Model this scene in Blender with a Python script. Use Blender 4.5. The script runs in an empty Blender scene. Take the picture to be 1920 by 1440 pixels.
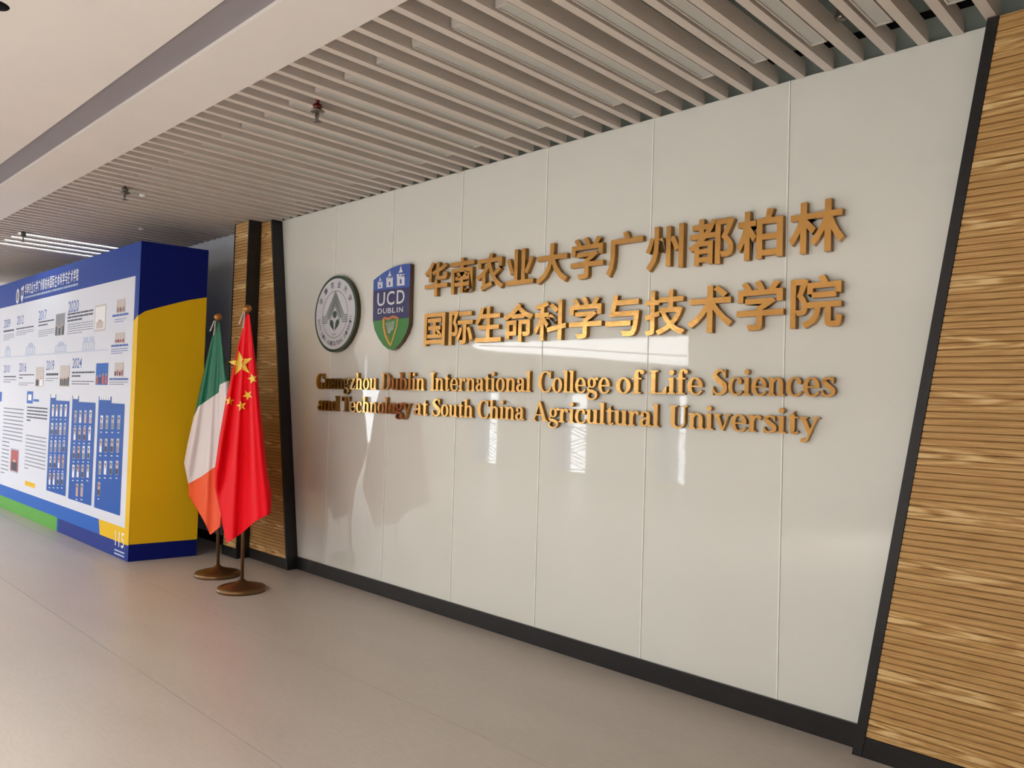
import bpy, bmesh, math, random
from mathutils import Vector, Matrix
random.seed(7)
SC = bpy.context.scene
COL = SC.collection

# ------------------------------------------------------------------ camera
FPX = 1470.62
YAW, PITCH, ROLL = 0.772375, 0.025619, 0.030392
CAM = Vector((6.4432, -4.14035, 1.68592))
_w = Vector((-math.sin(YAW)*math.cos(PITCH), math.cos(YAW)*math.cos(PITCH), math.sin(PITCH)))
_r0 = Vector((math.cos(YAW), math.sin(YAW), 0)); _u0 = _r0.cross(_w)
_r = math.cos(ROLL)*_r0 + math.sin(ROLL)*_u0
_u = -math.sin(ROLL)*_r0 + math.cos(ROLL)*_u0
cd = bpy.data.cameras.new('camera'); cam = bpy.data.objects.new('camera', cd); COL.objects.link(cam)
cd.sensor_width = 36; cd.sensor_fit = 'HORIZONTAL'; cd.lens = FPX/1920*36; cd.clip_start = .05; cd.clip_end = 200
M = Matrix((( _r.x, _u.x, -_w.x, CAM.x), (_r.y, _u.y, -_w.y, CAM.y), (_r.z, _u.z, -_w.z, CAM.z), (0, 0, 0, 1)))
cam.matrix_world = M
SC.camera = cam

def at(px, py, axis, val):
    """the point of a world plane (axis = val) that the photograph shows at pixel px, py"""
    d = _w + _r*((px-960)/FPX) - _u*((py-720)/FPX)
    return CAM + d*((val-CAM[axis])/d[axis])

# ------------------------------------------------------------------ world, exposure
wd = bpy.data.worlds.new('world'); SC.world = wd; wd.use_nodes = True
wd.node_tree.nodes['Background'].inputs[0].default_value = (.75, .85, 1, 1)
wd.node_tree.nodes['Background'].inputs[1].default_value = 0.6
SC.view_settings.view_transform = 'Standard'; SC.view_settings.look = 'None'
SC.view_settings.exposure = 0.14; SC.view_settings.gamma = 1; SC.view_settings.use_curve_mapping = False
SIDE_WIN = 6.0      # radiance of the big windows beyond the left part of the hall
SMALL_WIN = 6.5     # radiance of the narrow windows and the high window in the opposite wall
END_WIN = 6.0
SUN = 30.0
DOWN = 2300.0
H_CEIL = 3.527
def window_light(name, loc, rot, sx, sy, col, rad):
    l = bpy.data.lights.new(name, 'AREA'); l.shape = 'RECTANGLE'; l.size = sx; l.size_y = sy; l.color = col
    l.energy = rad*math.pi*sx*sy; o = bpy.data.objects.new(name, l); o.location = loc; o.rotation_euler = rot; COL.objects.link(o); return o
R90 = math.pi/2
window_light('daylight_window', (-15.7, -10.15, 1.35), (R90, 0, 0), 8.6, 1.9, (.93, .97, 1), SIDE_WIN)       # windows left of the blue pillars
window_light('daylight_window', (-22.7, -5.3, 1.35), (R90, 0, -R90), 8.4, 2.1, (.86, .93, 1), END_WIN)         # glazed end of the hall
for iy, y in enumerate((-5.3, -7.4)):                      # unseen downlights over the hall, rows and spread set to brighten the lower wall
    for ix in range(10):
        l = bpy.data.lights.new('downlight', 'AREA'); l.shape = 'DISK'; l.size = .075; l.spread = math.radians(146); l.color = (.99, 1, .99)
        l.energy = DOWN*math.pi*math.pi*.0375**2; o = bpy.data.objects.new('downlight', l); o.location = (-12.8+2.2*ix+.8*(iy % 2), y, H_CEIL-.004); COL.objects.link(o)
sl = bpy.data.lights.new('sun', 'SUN'); sl.energy = SUN; sl.angle = .3; sl.color = (.95, .98, 1)
so = bpy.data.objects.new('sun', sl); COL.objects.link(so); so.location = (0, -20, 12)
so.rotation_euler = Vector((-.25, .85, -.48)).to_track_quat('-Z', 'Y').to_euler()

# ------------------------------------------------------------------ materials
def lin(c): return tuple(((v/255)/12.92 if v/255 <= .04045 else ((v/255+.055)/1.055)**2.4) for v in c)
class N:
    def __init__(s, name):
        s.m = bpy.data.materials.new(name); s.m.use_nodes = True; s.t = s.m.node_tree
        s.b = s.t.nodes['Principled BSDF']
    def n(s, typ, **k):
        x = s.t.nodes.new(typ)
        for a, v in k.items(): setattr(x, a, v)
        return x
    def l(s, a, b): s.t.links.new(a, b)
MATS = {}
def mat(name, col, rough=.5, metal=0, spec=.5, noise=0, nscale=8, emit=None, estr=1, stretch=(1,1,1), bump=0, coat=0, sheen=0):
    if name in MATS: return MATS[name]
    q = N(name); b = q.b; c = (*col, 1)
    b.inputs['Base Color'].default_value = c; b.inputs['Roughness'].default_value = rough
    b.inputs['Metallic'].default_value = metal; b.inputs['Specular IOR Level'].default_value = spec
    if coat: b.inputs['Coat Weight'].default_value = coat; b.inputs['Coat Roughness'].default_value = .05
    if sheen: b.inputs['Sheen Weight'].default_value = sheen
    if emit: b.inputs['Emission Color'].default_value = (*emit, 1); b.inputs['Emission Strength'].default_value = estr
    if noise or bump:
        tc = q.n('ShaderNodeTexCoord'); mp = q.n('ShaderNodeMapping'); nz = q.n('ShaderNodeTexNoise')
        mp.inputs['Scale'].default_value = stretch; q.l(tc.outputs['Object'], mp.inputs[0]); q.l(mp.outputs[0], nz.inputs['Vector'])
        nz.inputs['Scale'].default_value = nscale; nz.inputs['Detail'].default_value = 5
        if noise:
            mr = q.n('ShaderNodeMapRange'); mr.inputs['From Min'].default_value = .3; mr.inputs['From Max'].default_value = .7
            mr.inputs['To Min'].default_value = 1-noise; mr.inputs['To Max'].default_value = 1+noise
            q.l(nz.outputs['Fac'], mr.inputs['Value'])
            vm = q.n('ShaderNodeVectorMath', operation='MULTIPLY'); vm.inputs[0].default_value = col
            q.l(mr.outputs[0], vm.inputs[1]); q.l(vm.outputs[0], b.inputs['Base Color'])
        if bump:
            bp = q.n('ShaderNodeBump'); bp.inputs['Strength'].default_value = bump; bp.inputs['Distance'].default_value = .01
            q.l(nz.outputs['Fac'], bp.inputs['Height']); q.l(bp.outputs[0], b.inputs['Normal'])
    MATS[name] = q.m; return q.m

def floor_material():
    q = N('vinyl_floor'); b = q.b
    tc = q.n('ShaderNodeTexCoord')
    def noise(sc, stretch, det):
        mp = q.n('ShaderNodeMapping'); mp.inputs['Scale'].default_value = stretch
        nz = q.n('ShaderNodeTexNoise'); nz.inputs['Scale'].default_value = sc; nz.inputs['Detail'].default_value = det
        q.l(tc.outputs['Object'], mp.inputs[0]); q.l(mp.outputs[0], nz.inputs['Vector']); return nz
    a = noise(2.2, (.5, 1.6, 1), 6); c = noise(30, (.5, 2.0, 1), 5); s = noise(160, (1, 1, 1), 2)
    r = q.n('ShaderNodeValToRGB'); r.color_ramp.elements[0].position = .33; r.color_ramp.elements[1].position = .7
    r.color_ramp.elements[0].color = (.43, .375, .325, 1); r.color_ramp.elements[1].color = (.50, .44, .385, 1)
    mx = q.n('ShaderNodeMath', operation='MULTIPLY_ADD'); q.l(c.outputs['Fac'], mx.inputs[0]); mx.inputs[1].default_value = .55
    m2 = q.n('ShaderNodeMath', operation='MULTIPLY'); q.l(a.outputs['Fac'], m2.inputs[0]); m2.inputs[1].default_value = .45
    q.l(m2.outputs[0], mx.inputs[2]); q.l(mx.outputs[0], r.inputs[0])
    m3 = q.n('ShaderNodeMapRange'); q.l(s.outputs['Fac'], m3.inputs['Value']); m3.inputs['From Min'].default_value = .35; m3.inputs['From Max'].default_value = .65
    m3.inputs['To Min'].default_value = .95; m3.inputs['To Max'].default_value = 1.05
    vm = q.n('ShaderNodeVectorMath', operation='MULTIPLY'); q.l(r.outputs[0], vm.inputs[0]); q.l(m3.outputs[0], vm.inputs[1]); q.l(vm.outputs[0], b.inputs['Base Color'])
    b.inputs['Roughness'].default_value = .36; b.inputs['Specular IOR Level'].default_value = .45
    bp = q.n('ShaderNodeBump'); bp.inputs['Strength'].default_value = .06; bp.inputs['Distance'].default_value = .003
    q.l(c.outputs['Fac'], bp.inputs['Height']); q.l(bp.outputs[0], b.inputs['Normal'])
    return q.m
def wood_material():
    """light ash veneer: fine horizontal grain with cathedral figures every third of a metre"""
    q = N('ash_veneer'); b = q.b; tc = q.n('ShaderNodeTexCoord')
    sp = q.n('ShaderNodeSeparateXYZ'); q.l(tc.outputs['Object'], sp.inputs[0])
    def math_(op, *v):
        m = q.n('ShaderNodeMath', operation=op)
        for i, x in enumerate(v):
            if isinstance(x, (int, float)): m.inputs[i].default_value = x
            else: q.l(x, m.inputs[i])
        return m.outputs[0]
    X, Z = sp.outputs['X'], sp.outputs['Z']
    # band coordinate, repeating every 0.27 m
    zz = math_('ADD', math_('MULTIPLY', Z, 1/.27), math_('MULTIPLY', X, .06))
    fr = math_('SUBTRACT', math_('FRACT', zz), .5)
    mp = q.n('ShaderNodeMapping'); mp.inputs['Scale'].default_value = (2.2, 1, 16); q.l(tc.outputs['Object'], mp.inputs[0])
    nz = q.n('ShaderNodeTexNoise'); nz.inputs['Scale'].default_value = 1.6; nz.inputs['Detail'].default_value = 4; q.l(mp.outputs[0], nz.inputs['Vector'])
    # cathedral arches: rings of a narrow parabola along x
    par = math_('ADD', math_('MULTIPLY', math_('POWER', math_('ABSOLUTE', fr), 2.0), 42.0), math_('MULTIPLY', X, 3.2))
    par = math_('ADD', par, math_('MULTIPLY', nz.outputs['Fac'], 2.2))
    rings = math_('SINE', math_('MULTIPLY', par, 6.0))
    mask = math_('SUBTRACT', 1.0, math_('MULTIPLY', math_('ABSOLUTE', fr), 4.2)); mask = math_('MAXIMUM', mask, 0.0)
    mp2 = q.n('ShaderNodeMapping'); mp2.inputs['Scale'].default_value = (1.5, 1, 60); q.l(tc.outputs['Object'], mp2.inputs[0])
    n2 = q.n('ShaderNodeTexNoise'); n2.inputs['Scale'].default_value = 2.5; n2.inputs['Detail'].default_value = 6; q.l(mp2.outputs[0], n2.inputs['Vector'])
    mp3 = q.n('ShaderNodeMapping'); mp3.inputs['Scale'].default_value = (3, 1, 120); q.l(tc.outputs['Object'], mp3.inputs[0])
    n3 = q.n('ShaderNodeTexNoise'); n3.inputs['Scale'].default_value = 3; n3.inputs['Detail'].default_value = 3; q.l(mp3.outputs[0], n3.inputs['Vector'])
    v = math_('ADD', math_('MULTIPLY', n2.outputs['Fac'], .85), math_('MULTIPLY', math_('MULTIPLY', rings, mask), .26))
    v = math_('ADD', v, math_('MULTIPLY', mask, .16))
    v = math_('ADD', v, math_('MULTIPLY', math_('SUBTRACT', n3.outputs['Fac'], .5), .35))
    r = q.n('ShaderNodeValToRGB'); q.l(v, r.inputs[0])
    e = r.color_ramp.elements; e[0].position = .18; e[1].position = .82
    e[0].color = (*lin((158, 114, 60)), 1); e[1].color = (*lin((236, 204, 146)), 1)
    m = r.color_ramp.elements.new(.5); m.color = (*lin((206, 164, 104)), 1)
    q.l(r.outputs[0], b.inputs['Base Color']); b.inputs['Roughness'].default_value = .5; b.inputs['Specular IOR Level'].default_value = .3
    return q.m

CREAM = mat('cream_plaster', lin((230, 224, 218)), .8, spec=.2, noise=.012, nscale=3)
GREY_TRIM = mat('grey_slot_panel', lin((148, 143, 148)), .6, spec=.3)
SLAT = mat('white_baffle', lin((215, 204, 194)), .45, spec=.4)
SLAB = mat('void_grey', lin((158, 168, 160)), .9, spec=.1, noise=.08, nscale=2)
GLASS = mat('back_painted_glass', lin((231, 232, 224)), .025, spec=.62, noise=.006, nscale=1)
SEAL = mat('joint_sealant', lin((250, 250, 244)), .4)
WALLG = mat('grey_wall_paint', lin((214, 217, 224)), .7, spec=.2)
BLACK = mat('black_trim', lin((34, 33, 34)), .38, spec=.4, noise=.25, nscale=6, stretch=(1, 1, 6))
BLACKM = mat('matt_black', (.008, .008, .008), .8, spec=.1)
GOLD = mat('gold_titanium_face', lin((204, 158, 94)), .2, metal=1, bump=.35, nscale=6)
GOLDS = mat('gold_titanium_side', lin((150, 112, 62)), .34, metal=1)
WOOD = wood_material(); FLOOR = floor_material()
NAVY = mat('navy_print', lin((8, 26, 112)), .55, spec=.15); NAVYF = mat('navy_plinth_print', lin((40, 60, 140)), .6, spec=.12)
HEADB = mat('header_blue_print', lin((40, 72, 158)), .6, spec=.12)
MIDB = mat('mid_blue_print', lin((44, 104, 196)), .6, spec=.12)
YEL = mat('yellow_print', lin((240, 194, 26)), .6, spec=.12)
GREENP = mat('green_print', lin((100, 172, 76)), .6, spec=.12)
WHITEP = mat('white_poster', lin((226, 230, 242)), .6, spec=.15)
PANELB = mat('portrait_panel_blue', lin((40, 92, 180)), .6, spec=.12)
INK = mat('ink_grey', lin((136, 142, 160)), .7, spec=.1); INKD = mat('ink_dark', lin((92, 96, 112)), .7, spec=.1); INKB = mat('ink_blue', lin((82, 112, 184)), .7)
PALEB = mat('pale_blue_line_art', lin((188, 202, 228)), .7); WHITE = mat('print_white', lin((240, 242, 246)), .6)
REDP = mat('print_red', lin((168, 52, 56)), .6); SKIN = mat('print_skin', lin((206, 170, 152)), .7); DARKP = mat('print_dark', lin((58, 56, 62)), .7)
GREYP = mat('print_grey', lin((140, 142, 150)), .7); BEIGEP = mat('print_beige', lin((206, 198, 194)), .7); LILAC = mat('print_lilac', lin((178, 186, 214)), .7)
BRONZE = mat('antique_bronze', lin((118, 88, 58)), .32, metal=.85)
BRONZEL = mat('bronze_pole', lin((140, 112, 84)), .34, metal=.8)
FINIAL = mat('brass_finial', lin((176, 122, 66)), .3, metal=.8)
FRED = mat('red_satin', (.90, .004, .014), .6, spec=.1); FYEL = mat('star_yellow', lin((250, 210, 60)), .5)
FGRN = mat('green_satin', lin((16, 112, 82)), .5, spec=.3); FWHT = mat('white_satin', lin((236, 226, 226)), .5, spec=.3); FORG = mat('orange_satin', lin((250, 92, 48)), .5, spec=.3)
CORD = mat('white_cord', (.7, .68, .66), .7)
DIFF_OFF = mat('diffuser_unlit', lin((190, 190, 184)), .35, spec=.5); FIXB = mat('fixture_body', lin((205, 198, 190)), .4)
DIFF_ON = mat('diffuser_lit', (.9, .9, .9), .4, emit=(.88, 1, .97), estr=12)
PANEH = mat('high_daylit_pane', (.8, .85, .9), .3, emit=(.96, .98, 1), estr=6.5)
PANE = mat('daylit_pane', (.8, .85, .9), .3, emit=(.93, .97, 1), estr=SMALL_WIN)
BLUEP = mat('blue_pillar_paint', lin((96, 136, 200)), .5)
EMW = mat('emblem_white', lin((214, 216, 222)), .35); EMG = mat('emblem_green', lin((34, 66, 50)), .3, spec=.5); EMGR = mat('emblem_grey', lin((112, 122, 122)), .5)
EMSIDE = mat('emblem_side', lin((70, 66, 40)), .3, metal=.5); SHSIDE = mat('shield_side', lin((96, 70, 50)), .3, metal=.5)
SHB = mat('shield_blue', lin((52, 88, 176)), .35); SHN = mat('shield_navy', lin((36, 36, 96)), .35); SHG = mat('shield_green', lin((50, 132, 52)), .35)
SHW = mat('shield_white', lin((226, 228, 236)), .4); SHY = mat('shield_gold', lin((222, 170, 50)), .4); SHO = mat('shield_orange', lin((196, 116, 50)), .4)
SPR_RED = mat('sprinkler_red', lin((92, 8, 12)), .4); SPR_MET = mat('sprinkler_metal', lin((120, 112, 104)), .35, metal=.7)
SIGN_G = mat('exit_green', (.05, .5, .2), .5, emit=(.1, 1, .4), estr=1.5)

# ------------------------------------------------------------------ geometry helpers
class MB:
    """collects shapes for ONE mesh object"""
    def __init__(s): s.v = []; s.f = []; s.mi = []; s.mats = []; s.smooth = []
    def m(s, mt):
        if mt not in s.mats: s.mats.append(mt)
        return s.mats.index(mt)
    def add(s, vs, fs, mt, smooth=False):
        o = len(s.v); k = s.m(mt); s.v += [tuple(p) for p in vs]
        for f in fs: s.f.append(tuple(i+o for i in f)); s.mi.append(k); s.smooth.append(smooth)
        return s
    def box(s, x0, x1, y0, y1, z0, z1, mt):
        v = [(x, y, z) for z in (z0, z1) for y in (y0, y1) for x in (x0, x1)]
        return s.add(v, [(0, 2, 3, 1), (4, 5, 7, 6), (0, 1, 5, 4), (2, 6, 7, 3), (0, 4, 6, 2), (1, 3, 7, 5)], mt)
    def prism_y(s, pts, y0, y1, mt, side=None):
        """outline of (x, z) points, counter-clockwise, between y0 (front, smaller) and y1"""
        n = len(pts); a = sum(pts[i][0]*pts[(i+1) % n][1]-pts[(i+1) % n][0]*pts[i][1] for i in range(n))
        if a < 0: pts = pts[::-1]
        s.add([(x, y0, z) for x, z in pts], [tuple(range(n))], mt)
        s.add([(x, y1, z) for x, z in pts], [tuple(range(n))[::-1]], side or mt)
        s.add([(x, y, z) for y in (y0, y1) for x, z in pts], [(i, n+i, n+(i+1) % n, (i+1) % n) for i in range(n)], side or mt)
        return s
    def prism_x(s, pts, x0, x1, mt):
        n = len(pts)
        return s.add([(x, y, z) for x in (x0, x1) for y, z in pts], [tuple(range(n))[::-1], tuple(range(n, 2*n))]+[(i, (i+1) % n, n+(i+1) % n, n+i) for i in range(n)], mt)
    def tube(s, pts, r, mt, n=10, caps=True):
        pts = [Vector(p) for p in pts]; rr = r if isinstance(r, (list, tuple)) else [r]*len(pts); V = []
        for i, p in enumerate(pts):
            d = (pts[min(i+1, len(pts)-1)]-pts[max(i-1, 0)]).normalized()
            a = d.cross(Vector((0, 1, .1))); a = a.normalized() if a.length > .01 else d.cross(Vector((1, 0, 0))).normalized(); b = d.cross(a)
            V += [p+(a*math.cos(t)+b*math.sin(t))*rr[i] for t in [2*math.pi*k/n for k in range(n)]]
        F = [(i*n+k, i*n+(k+1) % n, (i+1)*n+(k+1) % n, (i+1)*n+k) for i in range(len(pts)-1) for k in range(n)]
        if caps: F += [tuple(range(n))[::-1], tuple(range((len(pts)-1)*n, len(pts)*n))]
        return s.add(V, F, mt, True)
    def lathe(s, c, prof, mt, n=32):
        """profile of (radius, z) about the vertical through c"""
        V = [(c[0]+r*math.cos(2*math.pi*k/n), c[1]+r*math.sin(2*math.pi*k/n), c[2]+z) for r, z in prof for k in range(n)]
        F = [(i*n+k, i*n+(k+1) % n, (i+1)*n+(k+1) % n, (i+1)*n+k) for i in range(len(prof)-1) for k in range(n)]
        return s.add(V, F, mt, True)
    def flat(s, pts, y, mt):
        """flat print on a wall that faces -y: (x, z) points"""
        n = len(pts); a = sum(pts[i][0]*pts[(i+1) % n][1]-pts[(i+1) % n][0]*pts[i][1] for i in range(n))
        if a < 0: pts = pts[::-1]
        return s.add([(x, y, z) for x, z in pts], [tuple(range(n))], mt)
    def rect(s, x0, x1, z0, z1, y, mt): return s.flat([(x0, z0), (x1, z0), (x1, z1), (x0, z1)], y, mt)
    def ellipse(s, cx, cz, rx, rz, y, mt, n=24): return s.flat([(cx+rx*math.cos(2*math.pi*k/n), cz+rz*math.sin(2*math.pi*k/n)) for k in range(n)], y, mt)
    def ring(s, cx, cz, rx, rz, w, y, mt, n=48):
        V = []; 
        for k in range(n):
            a = 2*math.pi*k/n; V += [(cx+rx*math.cos(a), y, cz+rz*math.sin(a)), (cx+(rx-w)*math.cos(a), y, cz+(rz-w)*math.sin(a))]
        return s.add(V, [(2*k, (2*k+2) % (2*n), (2*k+3) % (2*n), 2*k+1) for k in range(n)], mt)
    def ribbon(s, pts, w, y, mt):
        """stroke of width w through (x, z) points, flat at y"""
        V = []
        for i, (x, z) in enumerate(pts):
            a = pts[max(i-1, 0)]; b = pts[min(i+1, len(pts)-1)]; dx, dz = b[0]-a[0], b[1]-a[1]; l = math.hypot(dx, dz) or 1
            ww = w[i] if isinstance(w, (list, tuple)) else w
            V += [(x-dz/l*ww/2, y, z+dx/l*ww/2), (x+dz/l*ww/2, y, z-dx/l*ww/2)]
        return s.add(V, [(2*i, 2*i+1, 2*i+3, 2*i+2) for i in range(len(pts)-1)], mt)
    def mesh(s, name):
        me = bpy.data.meshes.new(name); me.from_pydata(s.v, [], s.f)
        for m in s.mats: me.materials.append(m)
        me.polygons.foreach_set('material_index', s.mi); me.polygons.foreach_set('use_smooth', s.smooth); me.update(); return me
    def build(s, name, parent=None, label=None, cat=None, group=None, kind=None, loc=None):
        o = bpy.data.objects.new(name, s.mesh(name)); COL.objects.link(o)
        if parent: o.parent = parent
        if loc: o.location = loc
        return tag(o, label, cat, group, kind)
def tag(o, label=None, cat=None, group=None, kind=None):
    for k, v in (('label', label), ('category', cat), ('group', group), ('kind', kind)):
        if v: o[k] = v
    return o
def empty(name, loc, label=None, cat=None, group=None, kind=None):
    o = bpy.data.objects.new(name, None); COL.objects.link(o); o.location = loc; o.empty_display_size = .1
    return tag(o, label, cat, group, kind)
def part(mb, name, root, **k):
    """a mesh given in world coordinates, parented to an Empty standing at root.location"""
    L = root.location; mb.v = [(a-L.x, b-L.y, c-L.z) for a, b, c in mb.v]
    return mb.build(name, root, **k)
def inst(o, parent, loc=(0, 0, 0)):
    c = o.copy(); c.parent = parent; c.location = loc; COL.objects.link(c); return c
def ordn(n):
    return f"{n}{'th' if 10 <= n % 100 <= 20 else {1: 'st', 2: 'nd', 3: 'rd'}.get(n % 10, 'th')}"

# ------------------------------------------------------------------ lettering from the built-in font (made first, while the scene is small)
TXT = {}
def prepare_text(items):
    tmp = []
    for key, (s, bold, depth) in items.items():
        cu = bpy.data.curves.new('t', 'FONT'); cu.body = s; cu.size = 1; cu.offset = bold; cu.extrude = depth; cu.resolution_u = 3
        o = bpy.data.objects.new('t', cu); COL.objects.link(o); tmp.append((key, o, cu))
    bpy.context.view_layer.update(); dg = bpy.context.evaluated_depsgraph_get()
    for key, o, cu in tmp:
        me = o.evaluated_get(dg).to_mesh()
        V = [tuple(v.co) for v in me.vertices]; F = [tuple(p.vertices) for p in me.polygons]
        Nz = [p.normal.z for p in me.polygons]
        TXT[key] = (V, F, Nz, (min(v[0] for v in V), max(v[0] for v in V), min(v[1] for v in V), max(v[1] for v in V)))
    for key, o, cu in tmp: bpy.data.objects.remove(o); bpy.data.curves.remove(cu)
ROW1 = '华南农业大学广州都柏林'; ROW2 = '国际生命科学与技术学院'
BOLD = {'技': 0, '院': .012, '州': .016}
items = {('c', ch): (ch, BOLD.get(ch, .021), .5) for ch in ROW1+ROW2}
items.update({('f', ch): (ch, .012, 0) for ch in ROW1+ROW2})
items.update({('f', ch): (ch, .01, 0) for ch in 'SOUTHCINAGRLVEYDB5'})
for w in ('2020', '2017', '2012', '2009', '2024', '2019', '2016', '2010', '115'): items[('f', w)] = (w, .004, 0)
prepare_text(items)
def put_text(mb, key, x0, x1, z0, z1, y, mt):
    V, F, Nz, (a, b, c, d) = TXT[key]
    mb.add([(x0+(v[0]-a)/(b-a)*(x1-x0), y, z0+(v[1]-c)/(d-c)*(z1-z0)) for v in V], F, mt)
# ------------------------------------------------------------------ the room
H = 3.527                       # underside of the baffles and of the plaster ceiling
XL, XR, YF, YB = -23.0, 11.5, -10.3, 0.0
fl = MB().box(XL, XR, YF-.2, .1, -.12, -.012, BLACKM).build('floor', kind='structure')
ys = [.0, -1.335, -2.24, -4.14, -6.04, -7.94, -10.3]
for a, b in zip(ys, ys[1:]):
    MB().box(XL, XR, b+.0018, a-.0018, -.012, 0, FLOOR).build('vinyl_sheet', fl)

ce = MB()
ce.box(XL, XR, -2.345, -1.962, H, H+.06, CREAM)
ce.box(XL, XR, YF, -2.527, H, H+.06, CREAM)
ce.box(XL, -9.43, -1.962, 0, H, H+.06, CREAM)
ce.box(-9.43, XR, -1.98, -1.962, H+.06, 4.25, CREAM)
ceiling = ce.build('ceiling', kind='structure')
MB().box(XL, XR, -2.54, -2.33, H+.022, H+.05, GREY_TRIM).build('slot_panel', ceiling)
MB().box(-9.5, XR, -2.05, .1, 4.2, 4.3, SLAB).build('upper_slab', ceiling)
PITCH = .1557
xs0 = 4.0745
slat_me = MB().box(0, .047, -1.961, -.004, H, H+.09, SLAT).mesh('slat')
slx = []
k = 9
while xs0+PITCH*k > -9.4:
    x = xs0+PITCH*k; slx.append(x)
    o = bpy.data.objects.new('slat', slat_me); o.location = (x, 0, 0); o.parent = ceiling; COL.objects.link(o); k -= 1
for y in (-.07, -1.75):
    MB().box(-9.4, XR-3, y-.018, y+.018, H+.10, H+.125, BLACKM).build('carrier_rail', ceiling)

# back wall: substrate, painted strip behind the display wall, glass panels with bright joints
wb = MB(); wb.box(-9.43, XR, .012, .14, 0, H+.008, BLACKM); wb.box(XL, XR, .09, .14, H+.008, 4.3, SLAB)
wb.box(XL, -1.24, -.0, .012, .1, H+.008, WALLG); wb.box(XL, -9.43, .012, .14, 0, H+.008, WALLG)
wall_back = wb.build('wall_back', kind='structure')
def xl(z): return -.452-.161*z           # left inclined edge of the glass field
def xr(z): return 4.943+.155*z          # right inclined edge
ZB, ZT = .12, H+.005
edges = [None, 0, .9, 1.8, 2.7, 3.6, 4.5, None]
for a, b in zip(edges, edges[1:]):
    g = .004
    if a is None: pts = [(xl(ZB)-.06, ZB), (b-g, ZB), (b-g, ZT), (xl(ZT)-.06, ZT)]
    elif b is None: pts = [(a+g, ZB), (xr(ZB)+.03, ZB), (xr(ZT)+.03, ZT), (a+g, ZT)]
    else: pts = [(a+g, ZB), (b-g, ZB), (b-g, ZT), (a+g, ZT)]
    MB().prism_y(pts, 0, .012, GLASS).build('glass_panel', wall_back)
for x in (0, .9, 1.8, 2.7, 3.6, 4.5):
    MB().box(x-.006, x+.0022, -.003, .011, ZB, ZT, SEAL).build('joint_seal', wall_back)
MB().box(-.50, 4.97, -.018, .012, 0, ZB, BLACK).build('baseboard_back', kind='structure')

# ribbed wooden panels with black edge trims
RP = .0322
def ribs(root, x0f, x1f, yfront, z0=.1, z1=3.524):
    z = z0
    while z < z1:
        e = min(z+RP, z1); mb = MB(); h = e-z; g = .0032
        prof = [(yfront+.010, 0), (yfront+.010, g*.5), (yfront, g*1.6), (yfront, h-g*.6), (yfront+.010, h-g*.1), (yfront+.030, h-g*.1), (yfront+.030, 0)]
        V = []
        for xf in (x0f, x1f):
            for y, d in prof: V.append((xf(z+d), y, z+d))
        n = len(prof)
        mb.add(V, [tuple(range(n))[::-1], tuple(range(n, 2*n))]+[(i, (i+1) % n, n+(i+1) % n, n+i) for i in range(n)], WOOD)
        part(mb, 'rib', root); z = e
pr = empty('ribbed_wood_panel', (6.4, -.1, 0), 'large light wood ribbed wall panel with a slanted black edge, right of the white glass', 'wall panel')
D = -.098
ribs(pr, lambda z: xr(z)+.047, lambda z: 8.4, D)
part(MB().box(6.6, 8.4, D+.03, -.002, 0, 3.52, BLACKM), 'backing_board', pr)
part(MB().prism_y([(xr(0)-.002, 0), (xr(0)+.045, 0), (xr(3.524)+.045, 3.524), (xr(3.524)-.002, 3.524)], D-.004, -.002, BLACK), 'edge_trim', pr)
part(MB().prism_y([(xr(0)+.047, 0), (8.4, 0), (8.4, .1), (xr(.1)+.047, .1)], D-.001, D+.03, BLACK), 'skirting', pr)
part(MB().prism_y([(xr(0)+.047, .1), (6.6, .1), (6.6, 3.524), (xr(3.524)+.047, 3.524)], D+.03, -.002, BLACKM), 'carcass', pr)

D2 = -.115
p2 = empty('ribbed_wood_panel', (-1, D2, 0), 'wedge-shaped light wood ribbed wall panel with black slanted edge, left of the white glass', 'wall panel')
ribs(p2, lambda z: -1.242, lambda z: xl(z)-.03, D2)
part(MB().prism_y([(xl(0)-.028, 0), (xl(0)-.0, 0), (xl(3.524), 3.524), (xl(3.524)-.028, 3.524)], D2-.004, -.002, BLACK), 'edge_trim', p2)
part(MB().prism_y([(-1.242, 0), (xl(0)-.028, 0), (xl(.1)-.028, .1), (-1.242, .1)], D2-.001, D2+.03, BLACK), 'skirting', p2)
part(MB().prism_y([(-1.242, .1), (xl(.1)-.028, .1), (xl(3.524)-.028, 3.524), (-1.242, 3.524)], D2+.03, -.002, BLACKM), 'carcass', p2)
D3 = -.25
p3 = empty('ribbed_wood_panel', (-1.4, D3, 0), 'narrow upright light wood ribbed panel standing proud, farthest left, behind the flags', 'wall panel')
ribs(p3, lambda z: -1.55, lambda z: -1.265, D3)
part(MB().box(-1.265, -1.244, D3-.002, -.002, 0, 3.524, BLACK), 'edge_trim', p3)
part(MB().box(-1.572, -1.55, D3-.0, -.002, 0, 3.524, BLACKM), 'edge_trim', p3)
part(MB().box(-1.55, -1.265, D3-.001, D3+.03, 0, .1, BLACK), 'skirting', p3)
part(MB().box(-1.55, -1.265, D3+.03, -.002, .1, 3.524, BLACKM), 'carcass', p3)

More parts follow.
